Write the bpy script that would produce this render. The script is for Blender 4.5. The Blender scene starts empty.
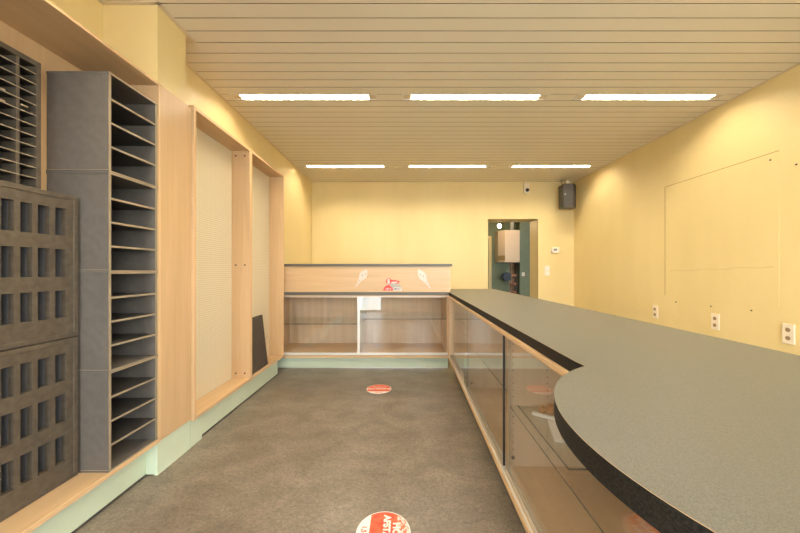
import bpy, bmesh, math, random
from mathutils import Vector, Matrix
random.seed(7)
PI = math.pi
SC = bpy.context.scene
COL = SC.collection
H = 1.12                      # eye height
CEIL = 2.57

# ------------------------------------------------------------------ helpers
class MB:
    def __init__(s): s.bm = bmesh.new()
    def box(s, x0, y0, z0, x1, y1, z1, m=0, faces=None):
        """faces: {'+x': mat, ...} overrides"""
        x0, x1 = min(x0, x1), max(x0, x1); y0, y1 = min(y0, y1), max(y0, y1); z0, z1 = min(z0, z1), max(z0, z1)
        v = [s.bm.verts.new(p) for p in ((x0,y0,z0),(x1,y0,z0),(x1,y1,z0),(x0,y1,z0),(x0,y0,z1),(x1,y0,z1),(x1,y1,z1),(x0,y1,z1))]
        q = {'-z': (3,2,1,0), '+z': (4,5,6,7), '-y': (0,1,5,4), '+x': (1,2,6,5), '+y': (2,3,7,6), '-x': (3,0,4,7)}
        for k, idx in q.items():
            f = s.bm.faces.new([v[i] for i in idx]); f.material_index = (faces or {}).get(k, m)
        return s
    def prism(s, pts, z0, z1, m=0, side=None, smooth=False):
        lo = [s.bm.verts.new((x, y, z0)) for x, y in pts]; hi = [s.bm.verts.new((x, y, z1)) for x, y in pts]
        f = s.bm.faces.new(hi); f.material_index = m
        f = s.bm.faces.new(lo[::-1]); f.material_index = m if side is None else side
        n = len(pts)
        for i in range(n):
            j = (i+1) % n
            f = s.bm.faces.new((lo[i], lo[j], hi[j], hi[i])); f.material_index = m if side is None else side; f.smooth = smooth
        return s
    def tube(s, pts, r, n=12, m=0, cap=True):
        pts = [Vector(p) for p in pts]; rings = []
        for i, p in enumerate(pts):
            d = (pts[min(i+1, len(pts)-1)] - pts[max(i-1, 0)]).normalized()
            u = d.orthogonal().normalized() if i == 0 else (u - d*u.dot(d)).normalized()
            w = d.cross(u)
            rr = r[i] if isinstance(r, (list, tuple)) else r
            rings.append([s.bm.verts.new(p + (u*math.cos(2*PI*k/n) + w*math.sin(2*PI*k/n))*rr) for k in range(n)])
        for a, b in zip(rings, rings[1:]):
            for k in range(n):
                f = s.bm.faces.new((a[k], a[(k+1) % n], b[(k+1) % n], b[k])); f.smooth = True; f.material_index = m
        if cap:
            f = s.bm.faces.new(rings[0][::-1]); f.material_index = m
            f = s.bm.faces.new(rings[-1]); f.material_index = m
        return s
    def ball(s, c, r, m=0, sc=(1,1,1), seg=14):
        g = bmesh.ops.create_uvsphere(s.bm, u_segments=seg, v_segments=seg//2+1, radius=r)
        for v in g['verts']: v.co = Vector((v.co.x*sc[0], v.co.y*sc[1], v.co.z*sc[2])) + Vector(c)
        for f in {f for v in g['verts'] for f in v.link_faces}: f.smooth = True; f.material_index = m
        return s
    def build(s, name, mats, parent=None, loc=(0,0,0), bevel=0, rot=None):
        if not isinstance(mats, (list, tuple)): mats = [mats]
        bmesh.ops.recalc_face_normals(s.bm, faces=s.bm.faces)
        me = bpy.data.meshes.new(name); s.bm.to_mesh(me); s.bm.free()
        for m in mats: me.materials.append(m)
        o = bpy.data.objects.new(name, me); COL.objects.link(o); o.location = loc
        if rot: o.rotation_euler = rot
        if parent: o.parent = parent
        if bevel:
            b = o.modifiers.new('bevel', 'BEVEL'); b.width = bevel; b.segments = 2; b.limit_method = 'ANGLE'; b.angle_limit = 0.6
        return o

def tag(o, label, cat, group=None):
    o['label'] = label; o['category'] = cat
    if group: o['group'] = group
    return o
def thing(name, label, cat, loc=(0,0,0), rz=0, group=None):
    o = bpy.data.objects.new(name, None); COL.objects.link(o); o.location = loc; o.rotation_euler = (0,0,rz)
    o.empty_display_size = .1
    return tag(o, label, cat, group)
def struct(o): o['kind'] = 'structure'; return o
def dup(root, loc, label=None):
    r = root.copy(); COL.objects.link(r); r.location = loc
    if label: r['label'] = label
    for ch in list(root.children):
        c = ch.copy(); COL.objects.link(c); c.parent = r
        for g in list(ch.children):
            d = g.copy(); COL.objects.link(d); d.parent = c
    return r
def text_mesh(name, body, size, mat, parent, loc, rot, sx=1.0, bold=0.0, align='CENTER'):
    cu = bpy.data.curves.new(name, 'FONT'); cu.body = body; cu.size = size; cu.align_x = align; cu.align_y = 'CENTER'
    cu.extrude = .0002; cu.offset = bold
    tmp = bpy.data.objects.new(name+'_tmp', cu); COL.objects.link(tmp)
    dg = bpy.context.evaluated_depsgraph_get(); dg.update()
    me = bpy.data.meshes.new_from_object(tmp.evaluated_get(dg)); bpy.data.objects.remove(tmp)
    me.materials.clear(); me.materials.append(mat)
    o = bpy.data.objects.new(name, me); COL.objects.link(o); o.parent = parent; o.location = loc; o.rotation_euler = rot; o.scale = (sx, 1, 1)
    return o

# ------------------------------------------------------------------ materials
def newmat(name):
    m = bpy.data.materials.new(name); m.use_nodes = True
    nt = m.node_tree; b = nt.nodes['Principled BSDF']
    return m, nt, b
def plain(name, col, rough=.5, metal=0, spec=.5, bump=0, bscale=60):
    m, nt, b = newmat(name)
    b.inputs['Base Color'].default_value = (*col, 1); b.inputs['Roughness'].default_value = rough
    b.inputs['Metallic'].default_value = metal; b.inputs['Specular IOR Level'].default_value = spec
    if bump:
        tc = nt.nodes.new('ShaderNodeTexCoord'); n = nt.nodes.new('ShaderNodeTexNoise'); n.inputs['Scale'].default_value = bscale
        bp = nt.nodes.new('ShaderNodeBump'); bp.inputs['Strength'].default_value = bump; bp.inputs['Distance'].default_value = .01
        nt.links.new(tc.outputs['Object'], n.inputs['Vector']); nt.links.new(n.outputs['Fac'], bp.inputs['Height']); nt.links.new(bp.outputs[0], b.inputs['Normal'])
    return m
def noisy(name, c1, c2, scale=(1,1,1), nscale=5, detail=6, rough=.5, spec=.4, distort=0, bump=0, lo=.35, hi=.65, coord='Object', extra=None):
    m, nt, b = newmat(name)
    tc = nt.nodes.new('ShaderNodeTexCoord'); mp = nt.nodes.new('ShaderNodeMapping'); mp.inputs['Scale'].default_value = scale
    n = nt.nodes.new('ShaderNodeTexNoise'); n.inputs['Scale'].default_value = nscale; n.inputs['Detail'].default_value = detail; n.inputs['Distortion'].default_value = distort
    r = nt.nodes.new('ShaderNodeValToRGB'); r.color_ramp.elements[0].position = lo; r.color_ramp.elements[1].position = hi
    r.color_ramp.elements[0].color = (*c1, 1); r.color_ramp.elements[1].color = (*c2, 1)
    L = nt.links.new
    L(tc.outputs[coord], mp.inputs['Vector']); L(mp.outputs[0], n.inputs['Vector']); L(n.outputs['Fac'], r.inputs[0])
    out = r.outputs[0]
    if extra:   # second noise layer multiplied in: (scale vec, nscale, dark factor)
        mp2 = nt.nodes.new('ShaderNodeMapping'); mp2.inputs['Scale'].default_value = extra[0]
        n2 = nt.nodes.new('ShaderNodeTexNoise'); n2.inputs['Scale'].default_value = extra[1]; n2.inputs['Detail'].default_value = 8; n2.inputs['Distortion'].default_value = extra[3] if len(extra) > 3 else 0
        r2 = nt.nodes.new('ShaderNodeValToRGB'); r2.color_ramp.elements[0].position = .35; r2.color_ramp.elements[1].position = .65
        k = extra[2]; r2.color_ramp.elements[0].color = (k,k,k,1); r2.color_ramp.elements[1].color = (1,1,1,1)
        mx = nt.nodes.new('ShaderNodeMixRGB'); mx.blend_type = 'MULTIPLY'; mx.inputs[0].default_value = 1
        L(tc.outputs[coord], mp2.inputs['Vector']); L(mp2.outputs[0], n2.inputs['Vector']); L(n2.outputs['Fac'], r2.inputs[0])
        L(out, mx.inputs[1]); L(r2.outputs[0], mx.inputs[2]); out = mx.outputs[0]
    L(out, b.inputs['Base Color'])
    b.inputs['Roughness'].default_value = rough; b.inputs['Specular IOR Level'].default_value = spec
    if bump:
        bp = nt.nodes.new('ShaderNodeBump'); bp.inputs['Strength'].default_value = bump; bp.inputs['Distance'].default_value = .004
        L(n.outputs['Fac'], bp.inputs['Height']); L(bp.outputs[0], b.inputs['Normal'])
    return m

WALL1, WALL2 = (.765,.610,.290), (.80,.645,.32)
M = {}
M['wall'] = noisy('yellow_wallpaper', WALL1, WALL2, (2,2,.5), 1.5, 4, rough=.45, spec=.35, bump=.04, extra=((7,7,45), 4, .98))
M['faint'] = plain('faint_scratch', (.58,.42,.18), .6)
M['wall_edge'] = plain('wall_joint', (.42,.28,.11), .7)
M['ceil'] = noisy('cream_ceiling_plank', (.76,.70,.56), (.78,.72,.58), (.4,1,1), 1, 2, rough=.38, spec=.4)
M['ceil_joint'] = plain('ceiling_joint_profile', (.32,.25,.16), .6)
M['ceil_back'] = plain('ceiling_void', (.06,.05,.035), .8)
M['trim_ceil'] = plain('ceiling_edge_trim', (.68,.58,.42), .4)
def wood(name, grain, c1=(.565,.375,.195), c2=(.62,.415,.225)):
    sc = {'z': (16,16,.9), 'x': (.9,16,16), 'y': (16,.9,16)}[grain]
    fine = {'z': (70,70,2), 'x': (2,70,70), 'y': (70,2,70)}[grain]
    return noisy(name, c1, c2, sc, 1.6, 6, rough=.36, spec=.4, distort=.4, extra=(fine, 3, .965))
M['wood_z'] = wood('beech_vertical_grain', 'z')
M['wood_y'] = wood('beech_long_grain', 'y')
M['wood_x'] = wood('beech_cross_grain', 'x')
M['wood_in'] = noisy('lightened_interior_laminate', (.66,.49,.32), (.72,.55,.37), (16,16,.9), 1.6, 5, rough=.4, spec=.4, extra=((70,70,2), 3, .96))  # light missing in the closed cabinets is put into this paler colour
M['wood_edge'] = plain('beech_edge_band', (.68,.45,.24), .4)
M['green'] = noisy('pale_green_laminate', (.60,.68,.50), (.64,.72,.54), (1,1,1), 4, 3, rough=.25, spec=.5)
M['rubber'] = plain('dark_base_seal', (.07,.06,.05), .6)
M['floor'] = noisy('marbled_linoleum', (.178,.143,.105), (.275,.228,.173), (1,1.5,1), 4.5, 15, rough=.34, spec=.4, distort=.5, lo=.3, hi=.7, extra=((1,1.4,1), 60, .60, 1.2))
M['lam'] = noisy('grey_speckled_laminate', (.095,.090,.068), (.138,.131,.102), (1,1,1), 620, 2, rough=.42, spec=.35, lo=.38, hi=.62)
M['lam_edge'] = noisy('charcoal_worktop_edge', (.010,.009,.008), (.028,.025,.021), (1,1,1), 300, 2, rough=.6, spec=.15)
M['lam_edge2'] = noisy('grey_worktop_edge', (.09,.082,.068), (.13,.12,.10), (1,1,1), 300, 2, rough=.45, spec=.4)
M['sorter'] = noisy('grey_plastic', (.122,.106,.088), (.140,.122,.103), (1,1,1), 30, 3, rough=.45, spec=.4)
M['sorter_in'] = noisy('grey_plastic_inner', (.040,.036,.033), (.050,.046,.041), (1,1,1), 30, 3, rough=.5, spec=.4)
M['sorter_edge'] = plain('tan_worn_edge', (.30,.235,.155), .5)
M['crate'] = noisy('brown_grey_plastic', (.080,.062,.044), (.112,.088,.062), (1,3,3), 12, 8, rough=.5, spec=.4, bump=.1)
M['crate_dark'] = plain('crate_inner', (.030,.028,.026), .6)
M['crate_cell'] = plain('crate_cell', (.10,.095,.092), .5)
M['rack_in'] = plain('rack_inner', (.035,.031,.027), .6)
M['board'] = noisy('dark_board', (.050,.036,.027), (.065,.048,.036), (1,1,1), 12, 3, rough=.5)
M['alu'] = plain('aluminium', (.72,.70,.66), .28, metal=.85)
M['alu_white'] = plain('pale_aluminium_profile', (.80,.78,.72), .3, metal=.3)
M['black'] = plain('black_plastic', (.02,.02,.022), .4)
M['grey_cab'] = plain('dark_grey_speaker_shell', (.05,.045,.037), .45)
M['cloth'] = noisy('speaker_cloth', (.03,.028,.025), (.05,.046,.04), (1,1,1), 400, 2, rough=.8)
M['white'] = plain('white_plastic', (.85,.80,.70), .35)
M['white_dirty'] = plain('cream_plastic', (.80,.70,.52), .4)
M['socket_hole'] = plain('socket_recess', (.28,.19,.10), .6)
M['bolt'] = plain('brown_cap', (.10,.06,.035), .5)
M['darkgreen'] = noisy('green_painted_wall', (.17,.195,.11), (.20,.23,.135), (1,1,1), 2.5, 4, rough=.5)
M['boiler'] = plain('boiler_enamel', (.72,.55,.38), .35)
M['copper'] = noisy('copper_pipe', (.10,.05,.03), (.42,.17,.08), (1,1,1), 18, 4, rough=.4)
M['blue'] = plain('blue_enamel', (.03,.045,.07), .4)
M['pipe_dark'] = plain('dark_pipe', (.06,.04,.03), .5)
M['paper'] = plain('white_card', (.85,.83,.78), .6)
M['amber'] = noisy('amber_brown', (.28,.11,.03), (.60,.32,.10), (1,1,1), 40, 3, rough=.35)
M['stk_w'] = plain('sticker_white', (.82,.76,.70), .4)
M['stk_r'] = noisy('sticker_orange_red', (.66,.060,.022), (.78,.14,.05), (1,1,1), 30, 4, rough=.35)
M['stk_red'] = plain('logo_red', (.72,.04,.02), .4)
M['stk_grey'] = plain('logo_grey', (.40,.37,.30), .5)
M['stk_dark'] = plain('logo_dark', (.06,.05,.05), .5)
M['stk_pale'] = plain('pale_print', (.66,.55,.45), .4)
M['worn'] = noisy('sticker_worn', (.70,.15,.06), (.82,.62,.54), (1,1,1), 60, 6, rough=.4, lo=.46, hi=.54)
M['pave'] = noisy('pavement', (.40,.39,.37), (.5,.49,.46), (1,1,1), 6, 4, rough=.8)
M['reflector'] = plain('lamp_reflector', (.85,.82,.75), .25)
M['carpetdark'] = plain('dark_wall_outside', (.35,.33,.30), .8)

# perforated cream panel
m, nt, b = newmat('cream_perforated_panel')
tc = nt.nodes.new('ShaderNodeTexCoord'); sp = nt.nodes.new('ShaderNodeSeparateXYZ'); nt.links.new(tc.outputs['Object'], sp.inputs[0])
def mth(op, a, bb=None):
    n = nt.nodes.new('ShaderNodeMath'); n.operation = op
    for i, v in enumerate((a, bb)):
        if v is None: continue
        if isinstance(v, (int, float)): n.inputs[i].default_value = v
        else: nt.links.new(v, n.inputs[i])
    return n.outputs[0]
pz = mth('SINE', mth('MULTIPLY', sp.outputs['Z'], 2*PI/.016)); py = mth('SINE', mth('MULTIPLY', sp.outputs['Y'], 2*PI/.016))
dots = mth('MULTIPLY', mth('GREATER_THAN', pz, .1), mth('GREATER_THAN', py, -.45))
mx = nt.nodes.new('ShaderNodeMixRGB'); mx.inputs[1].default_value = (.72,.63,.45,1); mx.inputs[2].default_value = (.57,.48,.30,1)
nt.links.new(dots, mx.inputs[0]); nt.links.new(mx.outputs[0], b.inputs['Base Color']); b.inputs['Roughness'].default_value = .5
M['mesh'] = m

# architectural glass: transparent + mirror by view angle (same for every ray)
def glassmat(name, tint, f0=.05, boost=1.0):
    m = bpy.data.materials.new(name); m.use_nodes = True; nt = m.node_tree; nt.nodes.clear()
    out = nt.nodes.new('ShaderNodeOutputMaterial'); tr = nt.nodes.new('ShaderNodeBsdfTransparent'); gl = nt.nodes.new('ShaderNodeBsdfGlossy')
    tr.inputs[0].default_value = (*tint, 1); gl.inputs['Roughness'].default_value = 0.0; gl.inputs[0].default_value = (.95,.97,.96,1)
    lw = nt.nodes.new('ShaderNodeLayerWeight'); lw.inputs[0].default_value = .5
    pw = nt.nodes.new('ShaderNodeMath'); pw.operation = 'POWER'; pw.inputs[1].default_value = 5
    ma = nt.nodes.new('ShaderNodeMath'); ma.operation = 'MULTIPLY_ADD'; ma.inputs[1].default_value = (1-f0)*boost; ma.inputs[2].default_value = f0; ma.use_clamp = True
    mix = nt.nodes.new('ShaderNodeMixShader')
    nt.links.new(lw.outputs['Facing'], pw.inputs[0]); nt.links.new(pw.outputs[0], ma.inputs[0]); nt.links.new(ma.outputs[0], mix.inputs[0])
    nt.links.new(tr.outputs[0], mix.inputs[1]); nt.links.new(gl.outputs[0], mix.inputs[2]); nt.links.new(mix.outputs[0], out.inputs[0])
    return m
M['glass'] = glassmat('clear_glass', (.99,.995,.99), .055)
M['glass_shelf'] = glassmat('shelf_glass', (.97,.985,.975), .045)
M['glass_edge'] = plain('dark_green_glass_edge', (.045,.055,.042), .25)

def emis(name, col, strength):
    m = bpy.data.materials.new(name); m.use_nodes = True; nt = m.node_tree; nt.nodes.clear()
    out = nt.nodes.new('ShaderNodeOutputMaterial'); e = nt.nodes.new('ShaderNodeEmission'); e.inputs[0].default_value = (*col, 1); e.inputs[1].default_value = strength
    nt.links.new(e.outputs[0], out.inputs[0]); return m
M['tube'] = emis('fluorescent_tube', (1, .87, .68), 192)
M['bulb'] = emis('glowing_bulb', (1, .74, .42), 190)
M['led'] = plain('lcd', (.22,.24,.2), .3)

# ------------------------------------------------------------------ the setting
YB, XR, XL, XLN, YF = 5.21, 2.77, -1.55, -1.655, -1.3
FL = YB + .34       # far face of the back wall
struct(MB().box(-1.85, YF-.1, -.08, XR+.12, YB+.34, 0).build('floor', M['floor']))
# left wall: behind the wall units, plus the nearer part which stands a little further out
w = MB()
w.box(XL-.12, 1.95, 0, XL, YB, CEIL+.1)
w.box(XLN-.12, YF, 0, XLN, 1.95, CEIL+.1)
struct(w.build('wall_left', M['wall']))
struct(MB().box(XLN, 1.726, 2.142, -1.358, 1.95, CEIL+.1).box(XLN, 1.742, 0, -1.373, 1.95, 2.142).build('wall_pier', M['wall']))
struct(MB().box(XR, YF, 0, XR+.12, YB, CEIL+.1).build('wall_right', M['wall']))
DX0, DX1, DZ = 1.352, 2.176, 1.96
w = MB()
w.box(XL-.12, YB, 0, DX0, FL, CEIL+.1); w.box(DX1, YB, 0, XR+.12, FL, CEIL+.1); w.box(DX0, YB, DZ, DX1, FL, CEIL+.1)
struct(w.build('wall_back', M['wall']))
# faint cover battens / joints on the back wall and left edge
w = MB()
for px in (352, 385, 418, 452):
    x = (px-406)*YB/316; w.box(x-.002, YB-.0015, 1.2, x+.002, YB, 1.86)
struct(w.build('trim_1', plain('faint_joint', (.75,.595,.27), .5)))
w = MB().box(DX0-.004, YB-.004, 0, DX0, YB+.02, DZ+.004).box(DX1, YB-.004, 0, DX1+.004, YB+.02, DZ+.004).box(DX0-.004, YB-.004, DZ, DX1+.004, YB+.02, DZ+.004)
struct(w.build('trim_2', M['wall']))
# shopfront wall behind the camera
w = MB()
w.box(XLN-.12, YF-.12, 0, -1.28, YF, CEIL+.1); w.box(-.62, YF-.12, 0, 0.0, YF, CEIL+.1); w.box(2.62, YF-.12, 0, XR+.12, YF, CEIL+.1)
w.box(-1.28, YF-.12, 2.2, 2.62, YF, CEIL+.1); w.box(0, YF-.12, 0, 2.62, YF, .08)
struct(w.build('wall_front', M['wall']))
struct(MB().box(0, YF-.10, .08, 2.62, YF+.02, .62).build('trim_3', M['wood_x']))
def window(name, x0, x1, z0, z1):
    f = MB(); t = .05
    f.box(x0, YF-.09, z0, x0+t, YF-.03, z1).box(x1-t, YF-.09, z0, x1, YF-.03, z1).box(x0+t, YF-.09, z0, x1-t, YF-.03, z0+t).box(x0+t, YF-.09, z1-t, x1-t, YF-.03, z1)
    fr = struct(f.build(name, M['alu_white']))
    MB().box(x0+t, YF-.066, z0+t, x1-t, YF-.06, z1-t).build('pane', M['glass'], fr)
    return fr
window('door_1', -1.28, -.62, 0.0, 2.2)
window('window_1', 0.0, 1.31, .62, 2.2)
window('window_2', 1.31, 2.62, .62, 2.2)
struct(MB().box(-8, -14, -.12, 9, YF-.12, -.04).build('pavement', M['pave']))

# ceiling: metal planks with gaps, a dark void above
PITCH = .0985
LX = [(-1.46,-.24), (-.03,1.19), (1.42,2.655)]
rows = {}
y0 = 2.603
def plank_y(k): return y0 + PITCH*k
LROW = [0, 18, -18]  # last row is out of view, added to carry light into the foreground
planks = MB(); G = .006
k = -40
while plank_y(k) < YB:
    a, bb = plank_y(k)+G, min(plank_y(k+1), YB)
    xl = XLN+.004 if bb < 1.75 else (-1.345 if a < 1.98 else XL+.004)
    if k in LROW:
        xs = [xl] + [v for p in LX for v in p] + [XR-.004]
        for i in range(0, len(xs), 2):
            if xs[i+1]-xs[i] > .01: planks.box(xs[i], a, CEIL, xs[i+1], bb, CEIL+.012, faces={'-y':1,'+y':1})
    elif a > YF:
        planks.box(xl, a, CEIL, XR-.004, bb, CEIL+.012, faces={'-y':1,'+y':1})
    k += 1
# raised rolled edge of each plank
struct(planks.build('ceiling', [M['ceil'], M['ceil_joint']]))
struct(MB().box(-1.9, YF-.1, CEIL+.011, XR+.1, YB, CEIL+.0118).build('ceiling_backing', M['ceil_back'])) if False else None
struct(MB().box(-1.9, YF-.1, CEIL+.10, XR+.12, FL, CEIL+.2).build('ceiling_slab', M['ceil_back']))
t = MB()
t.box(XL, 1.99, CEIL-.004, XL+.016, YB, CEIL+.001).box(XR-.016, YF, CEIL-.004, XR, YB, CEIL+.001)
t.box(-1.358, 1.71, CEIL-.004, -1.335, 1.99, CEIL+.001).box(XL, 1.95, CEIL-.003, -1.335, 2.018, CEIL+.002).box(XLN, 1.705, CEIL-.004, -1.335, 1.726, CEIL+.001).box(XLN, YF, CEIL-.004, XLN+.018, 1.71, CEIL+.001)
struct(t.build('trim_4', M['trim_ceil']))

# recessed luminaires
def luminaire():
    root = thing('ceiling_light', '', 'ceiling light', (0,0,CEIL), 0, 'lit fluorescent fittings recessed in the plank ceiling')
    L, W, D = 1.222, .0895, .055
    h = MB(); a = .008
    h.box(-L/2, -W/2, 0, L/2, -W/2+a, D).box(-L/2, W/2-a, 0, L/2, W/2, D).box(-L/2, -W/2+a, D-.003, L/2, W/2-a, D)
    h.box(-L/2, -W/2+a, 0, -L/2+.012, W/2-a, D-.003).box(L/2-.012, -W/2+a, 0, L/2, W/2-a, D-.003)
    h.build('housing', M['reflector'], root)
    for s in (-1, 1):
        MB().box(s*(L/2-.013), -W/2+.012, .004, s*(L/2-.075), W/2-.012, .03).build('end_cap', M['trim_ceil'], root)
    MB().tube([(-L/2+.078, 0, .028), (L/2-.078, 0, .028)], .014, 12).build('tube', M['tube'], root)
    n = 22
    f = MB(); top = []
    for q in range(1, n):
        x = -L/2+.08 + (L-.16)*q/n
        f.box(x-.001, -W/2+a+.0015, .001, x+.001, W/2-a-.0015, .013)
    for sy in (-1, 1): f.box(-L/2+.078, sy*(W/2-a-.0015), .001, L/2-.078, sy*(W/2-a-.0005), .013)
    bmesh.ops.remove_doubles(f.bm, verts=f.bm.verts, dist=.0002)
    f.build('slats', M['reflector'], root)
    return root
LUM = luminaire(); first = True
lab = {(0,0): 'leftmost lit strip light in the ceiling row nearest the camera', (0,1): 'middle lit strip light in the ceiling row nearest the camera', (0,2): 'rightmost lit strip light in the nearer ceiling row, by the yellow wall',
       (1,0): 'lit strip light in the farther ceiling row, at its left end', (1,1): 'lit strip light at the centre of the farther ceiling row', (1,2): 'lit strip light in the farther ceiling row, nearest the wall speaker',
       (2,0): 'added lit strip light, unseen above and left of the camera', (2,1): 'added lit strip light, unseen straight above the camera', (2,2): 'added lit strip light, unseen above and right of the camera'}
for ri, kk in enumerate(LROW):
    for ci, (a, bb) in enumerate(LX):
        loc = ((a+bb)/2, plank_y(kk)+G+(PITCH-G)/2, CEIL)
        if first: LUM.location = loc; LUM['label'] = lab[(ri,ci)]; first = False
        else: dup(LUM, loc, lab[(ri,ci)])
# small dark cable holes at the fittings' corners
# ------------------------------------------------------------------ left side: open shelf bay
FB = -1.35                    # its front plane
root = thing('wall_shelf_bay', 'tall beech shelf bay on the left wall holding the dark crates and sorters', 'shelf unit', (FB, 1.0, 0))
def W(mb, name, mat, r=None, bev=0, off=None):
    """shapes written in world coordinates, object origin at the thing's base"""
    r = r or root; L = r.location
    bmesh.ops.translate(mb.bm, verts=mb.bm.verts, vec=-Vector(L))
    return mb.build(name, mat, r, bevel=bev)
YN = .25
W(MB().box(XLN+.002, YN, .19, XLN+.017, 1.724, 2.128), 'back_panel', M['wood_z'])
W(MB().box(XLN+.002, YN, .176, FB, 1.724, .19+.008, faces={'+x':1}), 'bottom_board', [M['wood_y'], M['wood_edge']], bev=.0012)
W(MB().box(XLN+.002, YN, 2.128, FB, 1.724, 2.142, faces={'+x':1}), 'top_board', [M['wood_y'], M['wood_edge']], bev=.0012)
W(MB().box(XLN+.002, YN-.02, .176, FB, YN, 2.142), 'side_panel', M['wood_z'])
W(MB().box(XLN+.002, 1.7245, .176, FB, 1.7385, 2.142, faces={'+x':1}), 'side_panel', [M['wood_z'], M['wood_edge']])
W(MB().box(-1.436, YN, .008, -1.418, 1.7245, .174).box(-1.45, 1.7245, .004, -1.3725, 1.7385, .175), 'plinth', M['green'])
W(MB().box(-1.438, YN, 0, -1.412, 1.716, .008), 'base_seal', M['rubber'])
# pier cladding
root = thing('pier_cladding', 'beech panel covering the wall pier between the sorters and the display frames', 'wall panel', (FB, 1.86, 0))
W(MB().box(FB-.018, 1.7395, .182, FB, 1.986, 2.140), 'panel', M['wood_z'], bev=.001)
W(MB().box(-1.3715, 1.7245, .006, -1.3565, 1.987, .181), 'plinth', M['green'])
W(MB().box(-1.3715, 1.723, 0, -1.354, 1.987, .006), 'base_seal', M['green'])

# display frames
FD = -1.335
def display(yn, yf, label):
    global root
    root = thing('display_niche', label, 'display frame', (FD, (yn+yf)/2, 0), 0, 'beech display frames with perforated backs on the left wall')
    t = .021
    W(MB().box(XL+.003, yn, .168, FD, yn+t, 2.158, faces={'+x':1}), 'side_panel', [M['wood_z'], M['wood_edge']], bev=.001)
    far = W(MB().box(XL+.003, yf-t, .168, FD, yf, 2.158, faces={'+x':1}), 'side_panel', [M['wood_z'], M['wood_edge']], bev=.001)
    W(MB().box(XL+.003, yn+t, .172, FD, yf-t, .193, faces={'+x':1}), 'bottom_board', [M['wood_y'], M['wood_edge']], bev=.001)
    W(MB().box(XL+.003, yn+t, 2.136, FD, yf-t, 2.157, faces={'+x':1}), 'top_board', [M['wood_y'], M['wood_edge']], bev=.001)
    W(MB().box(-1.502, yn+t, .194, -1.49, yf-t, 2.135), 'perforated_panel', M['mesh'])
    return far, yf-t
far, yy = display(1.99, 2.722, 'beech display frame beside the pier panel, empty with a cream perforated back')
for z in (2.095, 1.162, .238):
    for x in (-1.454, -1.377):
        W(MB().tube([(x, yy-.0035, z), (x, yy, z)], .0075, 14), 'bolt', M['bolt']).parent = far
r1 = root
W(MB().box(-1.396, 1.99, .008, -1.378, 2.722, .167).box(-1.378, 1.99, .0, -1.3565, 2.10, .167), 'plinth', M['green'], r1)
W(MB().box(-1.398, 1.99, 0, -1.372, 2.722, .008), 'base_seal', M['rubber'], r1)
display(2.723, 3.462, 'farther beech display frame on the left wall with a dark board leaning in it')
W(MB().box(-1.396, 2.7225, .008, -1.378, 3.39, .172).box(XL+.003, 3.372, .008, -1.396, 3.39, .172), 'plinth', M['green'])
W(MB().box(-1.398, 2.7225, 0, -1.372, 3.393, .008), 'base_seal', M['rubber'])
# dark leaning board with a strut
root = thing('leaning_board', 'dark brown board leaning in the far display frame', 'board', (-1.40, 2.93, .193))
bm = MB(); y0b, y1b = 2.765, 3.115
vv = [(-1.36, y0b, .1935), (-1.36, y1b, .1935), (-1.416, y1b, .68), (-1.416, y0b, .68)]
f = [bm.bm.verts.new(p) for p in vv]; g = [bm.bm.verts.new((p[0]-.012, p[1], p[2]+(.0 if i < 2 else 0))) for i, p in enumerate(vv)]
bm.bm.faces.new(f); bm.bm.faces.new(g[::-1])
for i in range(4): j = (i+1) % 4; bm.bm.faces.new((f[i], f[j], g[j], g[i]))
W(bm, 'panel', M['board'])
bm = MB(); q = [(-1.428,2.92,.66),(-1.428,2.96,.66),(-1.486,2.96,.1935),(-1.486,2.92,.1935)]
f = [bm.bm.verts.new(p) for p in q]; g = [bm.bm.verts.new((p[0]-.003, p[1], p[2])) for p in q]
bm.bm.faces.new(f); bm.bm.faces.new(g[::-1])
for i in range(4): j = (i+1) % 4; bm.bm.faces.new((f[i], f[j], g[j], g[i]))
W(bm, 'strut', M['board'])

# document sorters: four stacked
def sorter():
    r = thing('document_sorter', '', 'document sorter', (-1.4945, 1.579, .199), 0, 'dark grey document sorters stacked in a tower')
    dx, dy, h = .1405, .1405, .4555; t = .0065
    for s in (-1, 1):
        MB().box(-dx, s*dy, t, dx, s*(dy-.013), h-t*1.4, faces={'+x':1}).build('side_panel', [M['sorter'], M['sorter_edge']], r)
    MB().box(-dx-.001, -dy-.0025, 0, dx+.003, dy+.0025, t, faces={'+x':1}).box(-dx-.001,-dy-.0025,t*1.2,dx+.0015,-dy,t*1.55,m=1).build('bottom_board', [M['sorter'], M['sorter_edge']], r)
    MB().box(-dx-.001, -dy-.0025, h-t*1.4, dx+.003, dy+.0025, h, faces={'+x':1}).build('top_board', [M['sorter'], M['sorter_edge']], r)
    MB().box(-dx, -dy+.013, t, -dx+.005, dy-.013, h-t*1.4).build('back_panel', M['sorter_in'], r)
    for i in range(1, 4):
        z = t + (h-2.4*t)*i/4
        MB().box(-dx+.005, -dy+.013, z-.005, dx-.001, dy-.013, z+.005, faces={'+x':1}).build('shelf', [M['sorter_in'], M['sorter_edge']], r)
    return r
S0 = sorter()
labs = ['dark grey four-slot sorter at the bottom of the tall tower, standing on the beech board', 'dark grey four-slot sorter second from the bottom of the tall tower',
        'dark grey four-slot sorter third from the bottom of the tall tower', 'dark grey four-slot sorter on top of the tall tower, just under the beech soffit']
S0['label'] = labs[0]
for i in (1, 2, 3): dup(S0, (-1.4945, 1.579, .199+.4565*i), labs[i])

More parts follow.
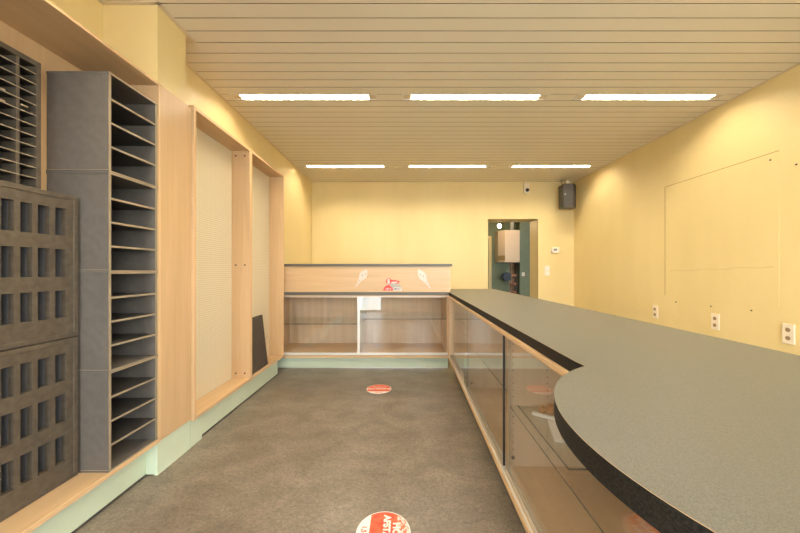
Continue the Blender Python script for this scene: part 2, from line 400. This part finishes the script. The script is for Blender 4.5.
# perforated crates
def crate():
    r = thing('perforated_crate', '', 'crate', (-1.556, 1.14, .199), 0, 'brown-grey crates with rectangular openings')
    x0, x1 = -.082, .079; yn, yf = -.42, .286; h = .622; t = .02
    MB().box(x0, yn, h-t, x1, yf, h).box(x0, yn, 0, x1, yf, t).box(x0, yn, t, x1, yn+t, h-t).box(x0, yf-t, t, x1, yf, h-t).build('frame', M['crate'], r, bevel=.0025)
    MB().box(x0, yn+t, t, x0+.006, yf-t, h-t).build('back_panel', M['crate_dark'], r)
    cols = [(1.153-1.14-.058*k, 1.188-1.14-.058*k) for k in range(7, 0, -1)] + [(1.155-1.14, 1.193-1.14), (1.213-1.14, 1.252-1.14), (1.271-1.14, 1.313-1.14), (1.334-1.14, 1.376-1.14)]
    zr = [(.092, .207), (.267, .385), (.443, .560)]
    fx0, fx1 = .054, .0755
    p = MB()
    ys = [yn+t] + [v for c in cols for v in c] + [yf-t]
    for i in range(0, len(ys), 2): p.box(fx0, ys[i], t, fx1, ys[i+1], h-t)
    zs = [t] + [v for c in zr for v in c] + [h-t]
    for a, c in cols:
        for i in range(0, len(zs), 2): p.box(fx0, a, zs[i], fx1, c, zs[i+1])
    p.build('front_panel', M['crate'], r)
    c2 = MB()
    for a, c in cols: c2.box(x0+.03, c-.0005, t, fx0, c+.004, h-t)
    c2.build('cell_wall', M['crate_cell'], r)
    return r
C0 = crate(); C0['label'] = 'lower brown-grey crate with rectangular holes, standing on the beech bottom board'
dup(C0, (-1.556, 1.14, .8245), 'upper brown-grey crate with rectangular holes, stacked under the slatted rack')

# slatted rack on the crates
root = thing('slatted_rack', 'dark slatted sorting rack with thin tan shelves, standing on the upper crate', 'sorting rack', (-1.6, 1.1, 1.448))
xb, xf = XLN+.019, -1.57; yn, yf, z0, z1 = .70, 1.36, 1.448, 2.008
W(MB().box(xb, yn, z1-.022, xf, yf, z1).box(xb, yn, z0, xf, yf, z0+.022).box(xb, yn, z0+.022, xf, yn+.018, z1-.022).box(xb, yf-.018, z0+.022, xf, yf, z1-.022), 'frame', M['crate'], bev=.001)
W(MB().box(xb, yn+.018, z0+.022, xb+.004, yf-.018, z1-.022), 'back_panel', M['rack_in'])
for k in range(8):
    y = 1.281-.0755*k
    if y > yn+.03: W(MB().box(xb+.004, y-.006, z0+.022, xf-.004, y+.006, z1-.022), 'divider', M['crate'])
for k in range(11):
    z = 1.509+.0442*k
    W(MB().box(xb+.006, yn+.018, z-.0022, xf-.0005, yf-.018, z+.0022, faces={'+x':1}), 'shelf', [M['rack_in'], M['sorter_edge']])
for (y, z) in ((1.225, 1.818), (1.30, 1.79), (1.225, 1.774)):
    W(MB().box(xf-.001, y-.012, z+.0022, xf+.0015, y+.012, z+.009), 'label_strip', M['sorter_edge'])

# ------------------------------------------------------------------ back counter
root = thing('display_counter', 'low glass-fronted beech display counter with a raised panel along the back wall side', 'display counter', (-.52, 3.85, 0))
bx0, bx1, yf_, yb_ = XL+.006, .478, 3.54, 4.16
W(MB().box(bx0, 3.611, .008, bx1, 3.629, .136), 'plinth', M['green'])
W(MB().box(bx0, 3.606, 0, bx1, 3.629, .008), 'base_seal', M['alu'])
W(MB().box(bx0, yf_, .136, bx1, yb_, .162, faces={'-y':1}), 'bottom_board', [M['wood_x'], M['wood_edge']], bev=.001)
W(MB().box(bx0, yf_, .822, bx1, yb_, .838, faces={'-y':1}), 'top_board', [M['wood_x'], M['wood_edge']], bev=.001)
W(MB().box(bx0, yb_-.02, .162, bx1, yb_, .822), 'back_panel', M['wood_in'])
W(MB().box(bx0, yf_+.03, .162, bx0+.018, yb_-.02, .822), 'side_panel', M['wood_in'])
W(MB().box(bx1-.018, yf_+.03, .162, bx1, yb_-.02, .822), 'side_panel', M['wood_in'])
W(MB().box(bx1-.012, 3.530, .163, bx1+.010, 3.5635, .822), 'corner_post', M['wood_z'])
W(MB().box(bx0+.02, yf_+.035, .1622, bx1-.02, yb_-.022, .1632), 'base_lining', M['wood_edge'])  # floor sheet in a lighter tone, brightness inside the case put in as colour
W(MB().box(bx0, yf_+.004, .162, bx1, yf_+.010, .192).box(bx0, yf_+.014, .162, bx1, yf_+.018, .180).box(bx0, yf_+.024, .162, bx1, yf_+.028, .188).box(bx0, yf_+.004, .162, bx1, yf_+.028, .166), 'track', M['alu_white'])
W(MB().box(bx0, yf_+.004, .815, bx1, yf_+.028, .822), 'track', M['alu_white'])
W(MB().box(bx0, yf_+.019, .168, -.50, yf_+.023, .816, m=0), 'glass_door', M['glass'])
gd = W(MB().box(-.535, yf_+.010, .168, bx1-.002, yf_+.014, .816, m=0), 'glass_door', M['glass'])
W(MB().box(-.545, yf_+.006, .168, -.520, yf_+.0165, .816), 'edge_profile', M['alu_white']).parent = gd
W(MB().box(bx0+.019, 3.63, .496, -.540, yb_-.022, .503, faces={'-y':1,'+x':1}), 'glass_shelf', [M['glass_shelf'], M['glass_edge']])
W(MB().box(-.520, 3.63, .553, bx1-.019, yb_-.022, .560, faces={'-y':1,'-x':1}), 'glass_shelf', [M['glass_shelf'], M['glass_edge']])
W(MB().box(-.537, 3.70, .163, -.523, yb_-.021, .821), 'divider', M['glass_shelf'])
W(MB().box(bx0, yf_-.012, .838, bx1+.0, yb_, .870, faces={'-y':1,'+x':1}), 'top_slab', [M['lam'], M['lam_edge2']], bev=.001)
W(MB().box(bx0, 3.552, .8715, .500, 3.80, 1.160), 'raised_panel', M['wood_x'])
W(MB().box(bx0, 3.538, 1.160, .517, 3.815, 1.188, faces={'-y':1}), 'cap_board', [M['lam'], M['lam_edge2']], bev=.001)
rt = root
def PX(px, py, Y): return ((px-406)*Y/316, Y, H-(py-270)*Y/316)
def flat(parent, name, pts, mat, Y, th=.0006):
    """a thin printed shape on the raised panel, pts in picture-free metres (x,z)"""
    b2 = MB(); f = [b2.bm.verts.new((x, Y, z)) for x, z in pts]; g = [b2.bm.verts.new((x, Y-th, z)) for x, z in pts]
    b2.bm.faces.new(f); b2.bm.faces.new(g[::-1]); n = len(pts)
    for i in range(n): j = (i+1) % n; b2.bm.faces.new((f[i], f[j], g[j], g[i]))
    return W(b2, name, mat, parent)
YS = 3.5515
cx, cz = -.158, .888
def arc(c, r, a0, a1, n=16, sx=1): return [(c[0]+sx*r*math.cos(a0+(a1-a0)*i/n), c[1]+r*math.sin(a0+(a1-a0)*i/n)) for i in range(n+1)]
flat(rt, 'sticker', arc((cx+.012, cz), .100, 0, PI), M['stk_grey'], YS, .0003)
flat(rt, 'sticker', [(cx-.10,cz+.002),(cx+.015,cz+.002),(cx+.005,cz+.03),(cx-.03,cz+.065),(cx-.06,cz+.06),(cx-.088,cz+.035)], M['stk_red'], YS-.0004, .0003)
flat(rt, 'sticker', arc((cx-.035, cz+.105), .033, .6, 2*PI-.6, 16) + [(cx+.07,cz+.075),(cx+.085,cz+.105),(cx+.07,cz+.112)], M['stk_red'], YS-.0008, .0003)
flat(rt, 'sticker', [(cx+.018,cz+.002),(cx+.108,cz+.002),(cx+.108,cz+.035),(cx+.015,cz+.035)], M['stk_w'], YS-.0004, .0003)
R90 = (PI/2, 0, 0)
def ptxt(body, size, mat, x, z, sx=1, bold=0):
    L = rt.location
    o = text_mesh('lettering', body, size, mat, rt, (x-L.x, YS-.0016-L.y, z-L.z), R90, sx, bold); return o
ptxt('S', .062, M['stk_w'], cx-.038, cz+.102, 1, .002)
ptxt('mart', .034, M['stk_w'], cx+.028, cz+.094, 1, .001)
ptxt('SMART', .032, M['stk_dark'], cx+.062, cz+.018, .85, .0008)
ptxt('HET IS', .026, M['stk_w'], cx-.04, cz+.018, .85, .0005)
def figure(px0, py0, px1, py1, fl):
    a = PX(px0, py0, YS); c = PX(px1, py1, YS); ax, az, bx, bz = a[0], a[2], c[0], c[2]
    d = Vector((bx-ax, bz-az)); n = Vector((-d.y, d.x)).normalized(); pts = []; L_ = d.length
    prof = [(0,.004),(.08,.016),(.2,.036),(.36,.044),(.5,.030),(.64,.016),(.8,.010),(1,.003)]
    A = Vector((ax, az))
    for t_, w_ in prof: p = A+d*t_+n*w_; pts.append((p.x, p.y))
    for t_, w_ in prof[::-1]: p = A+d*t_-n*w_; pts.append((p.x, p.y))
    flat(rt, 'sticker', pts, M['stk_pale'], YS, .0003)
    for t_, s_, r_ in ((.24,.012,.010),(.36,-.008,.012),(.66,0,.008),(.8,0,.007)):
        p = A+d*t_+n*s_*fl; flat(rt, 'print_mark', arc((p.x,p.y), r_, 0, 2*PI, 9, .8), M['stk_grey'], YS-.0005, .0003)
figure(367, 269.5, 355.5, 287, 1); figure(418.3, 269.5, 430.5, 289, -1)

# ------------------------------------------------------------------ right counter (front face runs a little off the room axis)
RT = -.011
root = thing('display_counter', 'long glass-fronted beech display counter under the grey worktop on the right', 'display counter', (.460, 1.05, 0), RT)
def RC(mb, name, mat, bev=0): return mb.build(name, mat, root, bevel=bev)
yA, yZ = -.62, 2.475
RC(MB().box(.05, yA, .008, .066, yZ, .14), 'plinth', M['green'])
RC(MB().box(.046, yA, 0, .066, yZ, .008), 'base_seal', M['rubber'])
RC(MB().box(-.014, yA, .140, .66, yZ, .163, faces={'-x':1}), 'bottom_board', [M['wood_y'], M['wood_edge']], .001)
RC(MB().box(-.010, yA, .819, .66, yZ, .832, faces={'-x':1}), 'top_board', [M['wood_y'], M['wood_edge']], .001)
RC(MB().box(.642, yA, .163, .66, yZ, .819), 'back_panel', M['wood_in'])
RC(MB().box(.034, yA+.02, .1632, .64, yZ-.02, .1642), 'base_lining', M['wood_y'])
for y in (yA, .490, 1.512, yZ-.018):
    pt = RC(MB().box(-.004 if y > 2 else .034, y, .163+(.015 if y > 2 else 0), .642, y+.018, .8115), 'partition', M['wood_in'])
RC(MB().box(-.008, yA, .163, -.003, yZ, .176).box(.008, yA, .163, .012, yZ, .176).box(.024, yA, .163, .029, yZ, .176), 'track', M['alu_white'])
RC(MB().box(-.006, yA, .812, .030, yZ, .819), 'track', M['wood_edge'])
RC(MB().box(.015, yA+.01, .167, .020, .53, .812), 'glass_door', M['glass'])
dr = RC(MB().box(-.001, .460, .167, .004, 1.55, .812, faces={'-y':1}), 'glass_door', [M['glass'], M['glass_edge']])
RC(MB().box(.015, 1.50, .167, .020, yZ, .812, faces={'-y':1}), 'glass_door', [M['glass'], M['glass_edge']])
RC(MB().box(-.003, .452, .19, .006, .460, .812), 'door_seal', M['black']).parent = dr
RC(MB().box(-.004, .448, .167, .008, .462, .19), 'door_clip', M['alu']).parent = dr
ph = MB()
for x in (.056, .222, .5):
    for i in range(18):
        z = .215+.032*i
        if abs(z-.47) > .012: ph.tube([(x, .4885, z), (x, .4905, z)], .0028, 8)
o = RC(ph, 'pin_holes', M['bolt']); o['kind'] = 'stuff'
for x in (.056, .5): RC(MB().tube([(x, .4875, .206), (x, .4905, .206)], .0085, 14), 'screw_cap', M['bolt'])
RC(MB().tube([(.056, 1.5095, .206), (.056, 1.5125, .206)], .0085, 14), 'screw_cap', M['bolt'])
RC(MB().box(.042, yA+.02, .452, .60, .488, .458, faces={'-x':1,'-y':1}), 'glass_shelf', [M['glass_shelf'], M['glass_edge']])
RC(MB().box(.078, -.005, .4585, .60, .486, .4645, faces={'-x':1,'-y':1}), 'glass_shelf', [M['glass_shelf'], M['glass_edge']])
RC(MB().box(.085, .52, .452, .60, 1.508, .458, faces={'-x':1,'-y':1}), 'glass_shelf', [M['glass_shelf'], M['glass_edge']])
RC(MB().box(.085, 1.54, .58, .60, yZ-.02, .586, faces={'-x':1,'-y':1}), 'glass_shelf', [M['glass_shelf'], M['glass_edge']])

# worktop with its rounded end
cxd, cyd, rd = .676, .465, .415
pts = [(1.152, 4.16), (.4835, 4.16), (.4835, 3.53), (.463, .86)]
a0 = math.atan2(.83-cyd, .463-cxd)
pts += [(cxd+rd*math.cos(a0+(3*PI/2-a0)*i/56), cyd+rd*math.sin(a0+(3*PI/2-a0)*i/56)) for i in range(57)]
pts += [(1.152, cyd-rd)]
o = MB().prism(pts, .8325, .8695, 0, 1).prism(pts, .8695, .8702, 0, 2).build('worktop', [M['lam'], M['lam_edge'], M['wood_edge']])
tag(o, 'long grey speckled worktop with a rounded near end and charcoal edge on the right counter', 'worktop')

# things on the glass shelf
root = thing('folded_card', 'white folded card holder lying on the glass shelf under the rounded worktop end', 'card holder', (.66, 1.36, .465))
def quadbar(a, c, w, h, name, mat):
    a = Vector(a); c = Vector(c); d = (c-a).normalized(); n = Vector((-d.y, d.x, 0)).normalized()*w/2
    b2 = MB(); q = [a-n, a+n, c+n, c-n]; f = [b2.bm.verts.new(p) for p in q]; g = [b2.bm.verts.new(p+Vector((0,0,h))) for p in q]
    b2.bm.faces.new(f); b2.bm.faces.new(g[::-1])
    for i in range(4): j = (i+1) % 4; b2.bm.faces.new((f[i], f[j], g[j], g[i]))
    return W(b2, name, mat)
quadbar((.575, 1.435, .4655), (.655, 1.368, .4655), .016, .012, 'front_strip', M['paper'])
quadbar((.626, 1.362, .4655), (.580, 1.200, .4655), .028, .006, 'side_strip', M['paper'])
quadbar((.660, 1.362, .4655), (.602, 1.200, .4655), .006, .022, 'side_rim', M['paper'])
k = 0
for (x, y, r_, lb) in ((.622, 1.440, .019, 'pale amber ball, leftmost in the small cluster behind the white card'), (.662, 1.432, .025, 'large dark amber ball at the middle of the cluster behind the white card'),
                  (.705, 1.462, .020, 'small amber ball at the right of the cluster, half behind the worktop edge'), (.697, 1.400, .017, 'smallest orange ball resting against the end of the white card')):
    o = MB().ball((0,0,0), r_, seg=18).build('amber_ball', M['amber'], loc=(x, y, .4648+r_)); tag(o, lb, 'ball', 'amber decoration balls on the glass shelf')

# ------------------------------------------------------------------ floor stickers
def floor_sticker(x, y, rz, label, words, worn):
    r = thing('floor_sticker', label, 'floor sticker', (x, y, 0), rz, 'round floor stickers')
    R = .1165
    MB().prism([(R*math.cos(2*PI*i/48), R*math.sin(2*PI*i/48)) for i in range(48)], .0003, .0010).build('disc', M['stk_w'], r)
    R2 = R-.004; c = -R*.52
    a = math.asin(c/R2)
    up = [(R2*math.cos(a+(PI-2*a)*i/40), R2*math.sin(a+(PI-2*a)*i/40)) for i in range(41)]
    MB().prism(up, .0010, .0014).build('colour_field', M['stk_r'], r)
    if worn:
        up2 = [(R2*math.cos(q), R2*math.sin(q)) for q in [.55+(PI-1.1)*i/20 for i in range(21)]]
        MB().prism(up2, .0014, .0016).build('worn_patch', M['worn'], r)
    for (txt, sz, yy2, sx, bo) in words:
        text_mesh('lettering', txt, sz, M['stk_w'], r, (0, yy2, .0019), (0,0,0), sx, bo)
    text_mesh('lettering', '1,5 m', .03, M['stk_r'], r, (0, -.085, .0016), (0,0,0), 1, .001)
floor_sticker(-.254, 2.974, 0, 'round red and white floor sticker lying nearest the back counter', [('HOU AFSTAND', .034, .0, .95, .0016), ('KEEP DISTANCE', .017, .045, .95, .0004)], False)
floor_sticker(-.097, 1.348, -PI/2, 'large worn orange and white round floor sticker at the front edge of the floor', [('HOU', .045, .055, 1, .002), ('AFSTAND', .042, .012, 1, .002)], True)

# ------------------------------------------------------------------ right wall details
y_n, y_f = 2.345, 3.373
struct(MB().box(XR-.0035, y_n, .85, XR, y_f, 2.003).build('trim_5', M['wall']))
struct(MB().box(XR-.005, y_n, 2.003, XR, y_f+.004, 2.0085).box(XR-.005, y_f, .85, XR, y_f+.004, 2.003).build('trim_6', M['wall_edge']))
struct(MB().tube([(XR-.0038, 3.315-.0117*i*8, 1.11+.0035*i+.006*math.sin(i*1.9)) for i in range(11)], .0016, 6).build('trim_8', M['faint']))
def outlet(px, pyc, lb):
    Y = XR*316/(px-406); z = H-(pyc-270)*Y/316
    r = thing('double_socket', lb, 'wall socket', (XR, Y, z), 0, 'cream double sockets along the right wall')
    MB().box(-.012, -.036, -.072, 0, .036, .072).build('plate', M['white_dirty'], r, bevel=.003)
    for s in (-1, 1):
        MB().tube([(-.0135, 0, s*.030), (-.012, 0, s*.030)], .0155, 20).build('socket', M['socket_hole'], r)
    return r
outlet(655.9, 311.8, 'cream double wall socket farthest along the right wall')
outlet(716, 321.8, 'cream double wall socket, the middle one on the right wall')
outlet(789.5, 334, 'cream double wall socket nearest the camera at the right edge')
for (px, py, lb) in ((676, 302, 'small dark screw in the right wall above the farthest socket'), (711, 306.3, 'small dark screw in the right wall above the middle socket'),
                     (751.5, 310.5, 'small dark screw in the right wall between the middle and nearest sockets'), (771, 160, 'small dark screw near the top corner of the covered wall hatch'),
                     (796.5, 164.5, 'small dark screw high on the right wall at the right edge')):
    Y = XR*316/(px-406); z = H-(py-270)*Y/316; d = .0035 if (y_n < Y < y_f and z > .85) else 0
    tag(MB().tube([(-.004, 0, 0), (0, 0, 0)], .0065, 10).build('wall_screw', M['bolt'], loc=(XR-d, Y, z)), lb, 'screw', 'dark screws left in the right wall')

# ------------------------------------------------------------------ back wall details
root = thing('wall_speaker', 'dark grey box loudspeaker hung in the back right corner under the ceiling', 'speaker', (2.555, 4.98, 2.09), 0)
pl = [(-.125,-.10),(-.005,-.125),(.035,-.115),(.115,-.02),(.10,.10),(-.11,.08)]
MB().prism(pl, 0, .365).build('case', M['grey_cab'], root, bevel=.006)
def seg(a, c, z0, z1, off, name, mat):
    a = Vector(a); c = Vector(c); d = (c-a).normalized(); n = Vector((d.y, -d.x))
    q = [a+d*.01, c-d*.01, c-d*.01+n*off, a+d*.01+n*off]
    MB().prism([(p.x, p.y) for p in q], z0, z1).build(name, mat, root)
seg(pl[0], pl[1], .02, .345, .004, 'grille', M['cloth'])
seg(pl[1], pl[2], .02, .345, .004, 'grille', M['cloth'])
MB().tube([(-.10,-.103,.20),(-.101,-.112,.20)], .008, 12).build('badge', M['alu'], root)
MB().box(-.02,0,.365,.02,.03,.44).box(-.06,-.02,.44,.08,.05,.448).box(-.02,.03,.38,.02,.22,.40).build('bracket', M['white_dirty'], root)
MB().tube([(-.08,.03,.365),(-.085,.05,.42),(-.085,.05,.465)], .004, 8).build('cable', M['black'], root)
root = thing('security_camera', 'small black dome camera on a cream plate high above the doorway', 'camera', (1.985, YB, 2.38))
MB().box(-.045, -.012, 0, .045, 0, .165).build('plate', M['white_dirty'], root, bevel=.002)
MB().ball((.01, -.02, .055), .030, sc=(1,.9,1), seg=20).build('dome', M['black'], root)
MB().tube([(-.045,-.008,.22),(-.045,-.008,-.005),(-.0,-.008,-.012)], .003, 6).build('cable', M['bolt'], root)
root = thing('thermostat', 'white thermostat with a small display on the back wall beside the doorway', 'thermostat', (2.452, YB, H+20*YB/316))
MB().box(-.062, -.026, -.045, .062, .001, .045).build('case', M['white'], root, bevel=.004)
MB().box(-.028, -.0275, -.012, .028, -.026, .020).build('display', M['led'], root)
root = thing('light_switch', 'cream double light switch below the thermostat', 'switch', (2.325, YB, H+1*YB/316-.03))
MB().box(-.045, -.010, -.085, .045, 0, .085).build('plate', M['white_dirty'], root, bevel=.003)
for s in (-1, 1): MB().box(-.030, -.015, s*.04-.03, .030, -.010, s*.04+.03).build('rocker', M['white'], root, bevel=.002)

# ------------------------------------------------------------------ room behind
Y2 = 6.90
struct(MB().box(.6, Y2, 0, 3.6, Y2+.1, 2.6).build('wall_far', M['darkgreen']))
struct(MB().box(1.0, FL, 0, 1.1, Y2, 2.6).build('wall_far_left', M['darkgreen']))
struct(MB().box(2.98, FL, 0, 3.08, Y2, 2.6).box(2.42, 6.72, 0, 2.98, Y2, 2.5).build('wall_far_right', M['darkgreen']))
struct(MB().box(1.0, FL, 2.5, 3.08, Y2, 2.6).build('ceiling_far', M['white_dirty']))
struct(MB().box(1.0, FL, -.08, 3.08, Y2, 0).build('floor_far', M['floor']))
struct(MB().box(1.80, Y2-.03, 0, 1.86, Y2, 1.86).box(1.3, Y2-.03, 1.80, 1.80, Y2, 1.86).build('trim_7', M['wall']))
struct(MB().box(1.3, Y2-.02, 0, 1.80, Y2, 1.80).build('door_2', M['darkgreen']))
root = thing('boiler', 'cream wall-hung boiler on the green wall seen through the doorway', 'boiler', (2.14, 6.72, 1.28))
MB().prism([(-.205,.178),(-.205,-.06),(-.10,-.21),(.205,-.21),(.205,.0)], 0, .665).build('case', M['boiler'], root, bevel=.006)
MB().prism([(-.203,-.062),(-.10,-.212),(-.10,-.214),(-.205,-.064)], .04, .14).build('control_panel', M['wall_edge'], root)
MB().tube([(.10,-.05,.665),(.10,-.05,1.21)], .04, 16).build('flue_pipe', M['alu_white'], root)
root = thing('boiler_pipework', 'copper pipes and valves running down below the boiler', 'pipes', (2.24, 6.62, 0))
for x, mt, rr in ((-.05, 'copper', .014), (.0, 'copper', .014), (.05, 'pipe_dark', .016), (.085, 'pipe_dark', .012)):
    MB().tube([(x, 0, .02), (x, 0, 1.28)], rr, 10).build('pipe', M[mt], root)
for z in (.98, .80, .62): MB().box(-.08, -.05, z, .06, -.005, z+.06).build('valve', M['copper'], root, bevel=.01)
MB().tube([(-.2, -.0, .93), (-.05, 0, .93)], .012, 10).build('pipe', M['copper'], root)
pm = MB().tube([(-.16, -.13, .98), (-.16, -.01, .98)], .088, 20).build('pump', M['blue'], root, bevel=.01); pm['label'] = 'round blue pump body'
MB().tube([(-.16, -.142, .99), (-.16, -.13, .99)], .03, 16).build('pump_face', M['grey_cab'], pm)
tag(MB().box(-.03, -.02, -.04, .03, 0, .04).build('wall_switch', M['white_dirty'], loc=(2.49, 6.72, 1.03), bevel=.003), 'cream switch on the green wall right of the boiler pipes', 'switch')
root = thing('pendant_bulb', 'bare glowing light bulb hanging in the green room beyond the doorway', 'light bulb', (1.80, 6.1, 1.97))
MB().ball((0,0,0), .035, seg=16).build('bulb', M['bulb'], root)
MB().tube([(0,0,.03),(0,0,.09)], .017, 12).build('lamp_holder', M['black'], root)
MB().tube([(0,0,.09),(0,0,.53)], .004, 8).build('cord', M['black'], root)

# ------------------------------------------------------------------ daylight and camera
wd = bpy.data.worlds.new('world'); SC.world = wd; wd.use_nodes = True
bg = wd.node_tree.nodes['Background']; bg.inputs[0].default_value = (.86,.93,1,1); bg.inputs[1].default_value = 18.5
for (x0, x1, z0, z1) in ((-1.23,-.67,.05,2.15), (.05,2.57,.67,2.15)):
    l = bpy.data.lights.new('daylight_portal', 'AREA'); l.shape = 'RECTANGLE'; l.size = x1-x0; l.size_y = z1-z0; l.cycles.is_portal = True
    o = bpy.data.objects.new('daylight_portal', l); COL.objects.link(o); o.location = ((x0+x1)/2, YF-.11, (z0+z1)/2); o.rotation_euler = (PI/2, 0, 0)

cam = bpy.data.cameras.new('camera'); cam.sensor_width = 36; cam.lens = 316*36/800; cam.shift_x = -6/800; cam.shift_y = 3.5/800; cam.clip_start = .02
co = bpy.data.objects.new('camera', cam); COL.objects.link(co); co.location = (0, 0, H); co.rotation_euler = (PI/2, 0, 0); SC.camera = co

SC.view_settings.view_transform = 'Standard'; SC.view_settings.look = 'None'; SC.view_settings.gamma = 1; SC.view_settings.use_curve_mapping = False
SC.view_settings.exposure = -0.06
try:
    SC.cycles.use_denoising = True; SC.cycles.denoiser = 'OPENIMAGEDENOISE'
    SC.cycles.diffuse_bounces = 6; SC.cycles.glossy_bounces = 6; SC.cycles.transparent_max_bounces = 24; SC.cycles.max_bounces = 12
    SC.cycles.sample_clamp_indirect = 8
except Exception: pass
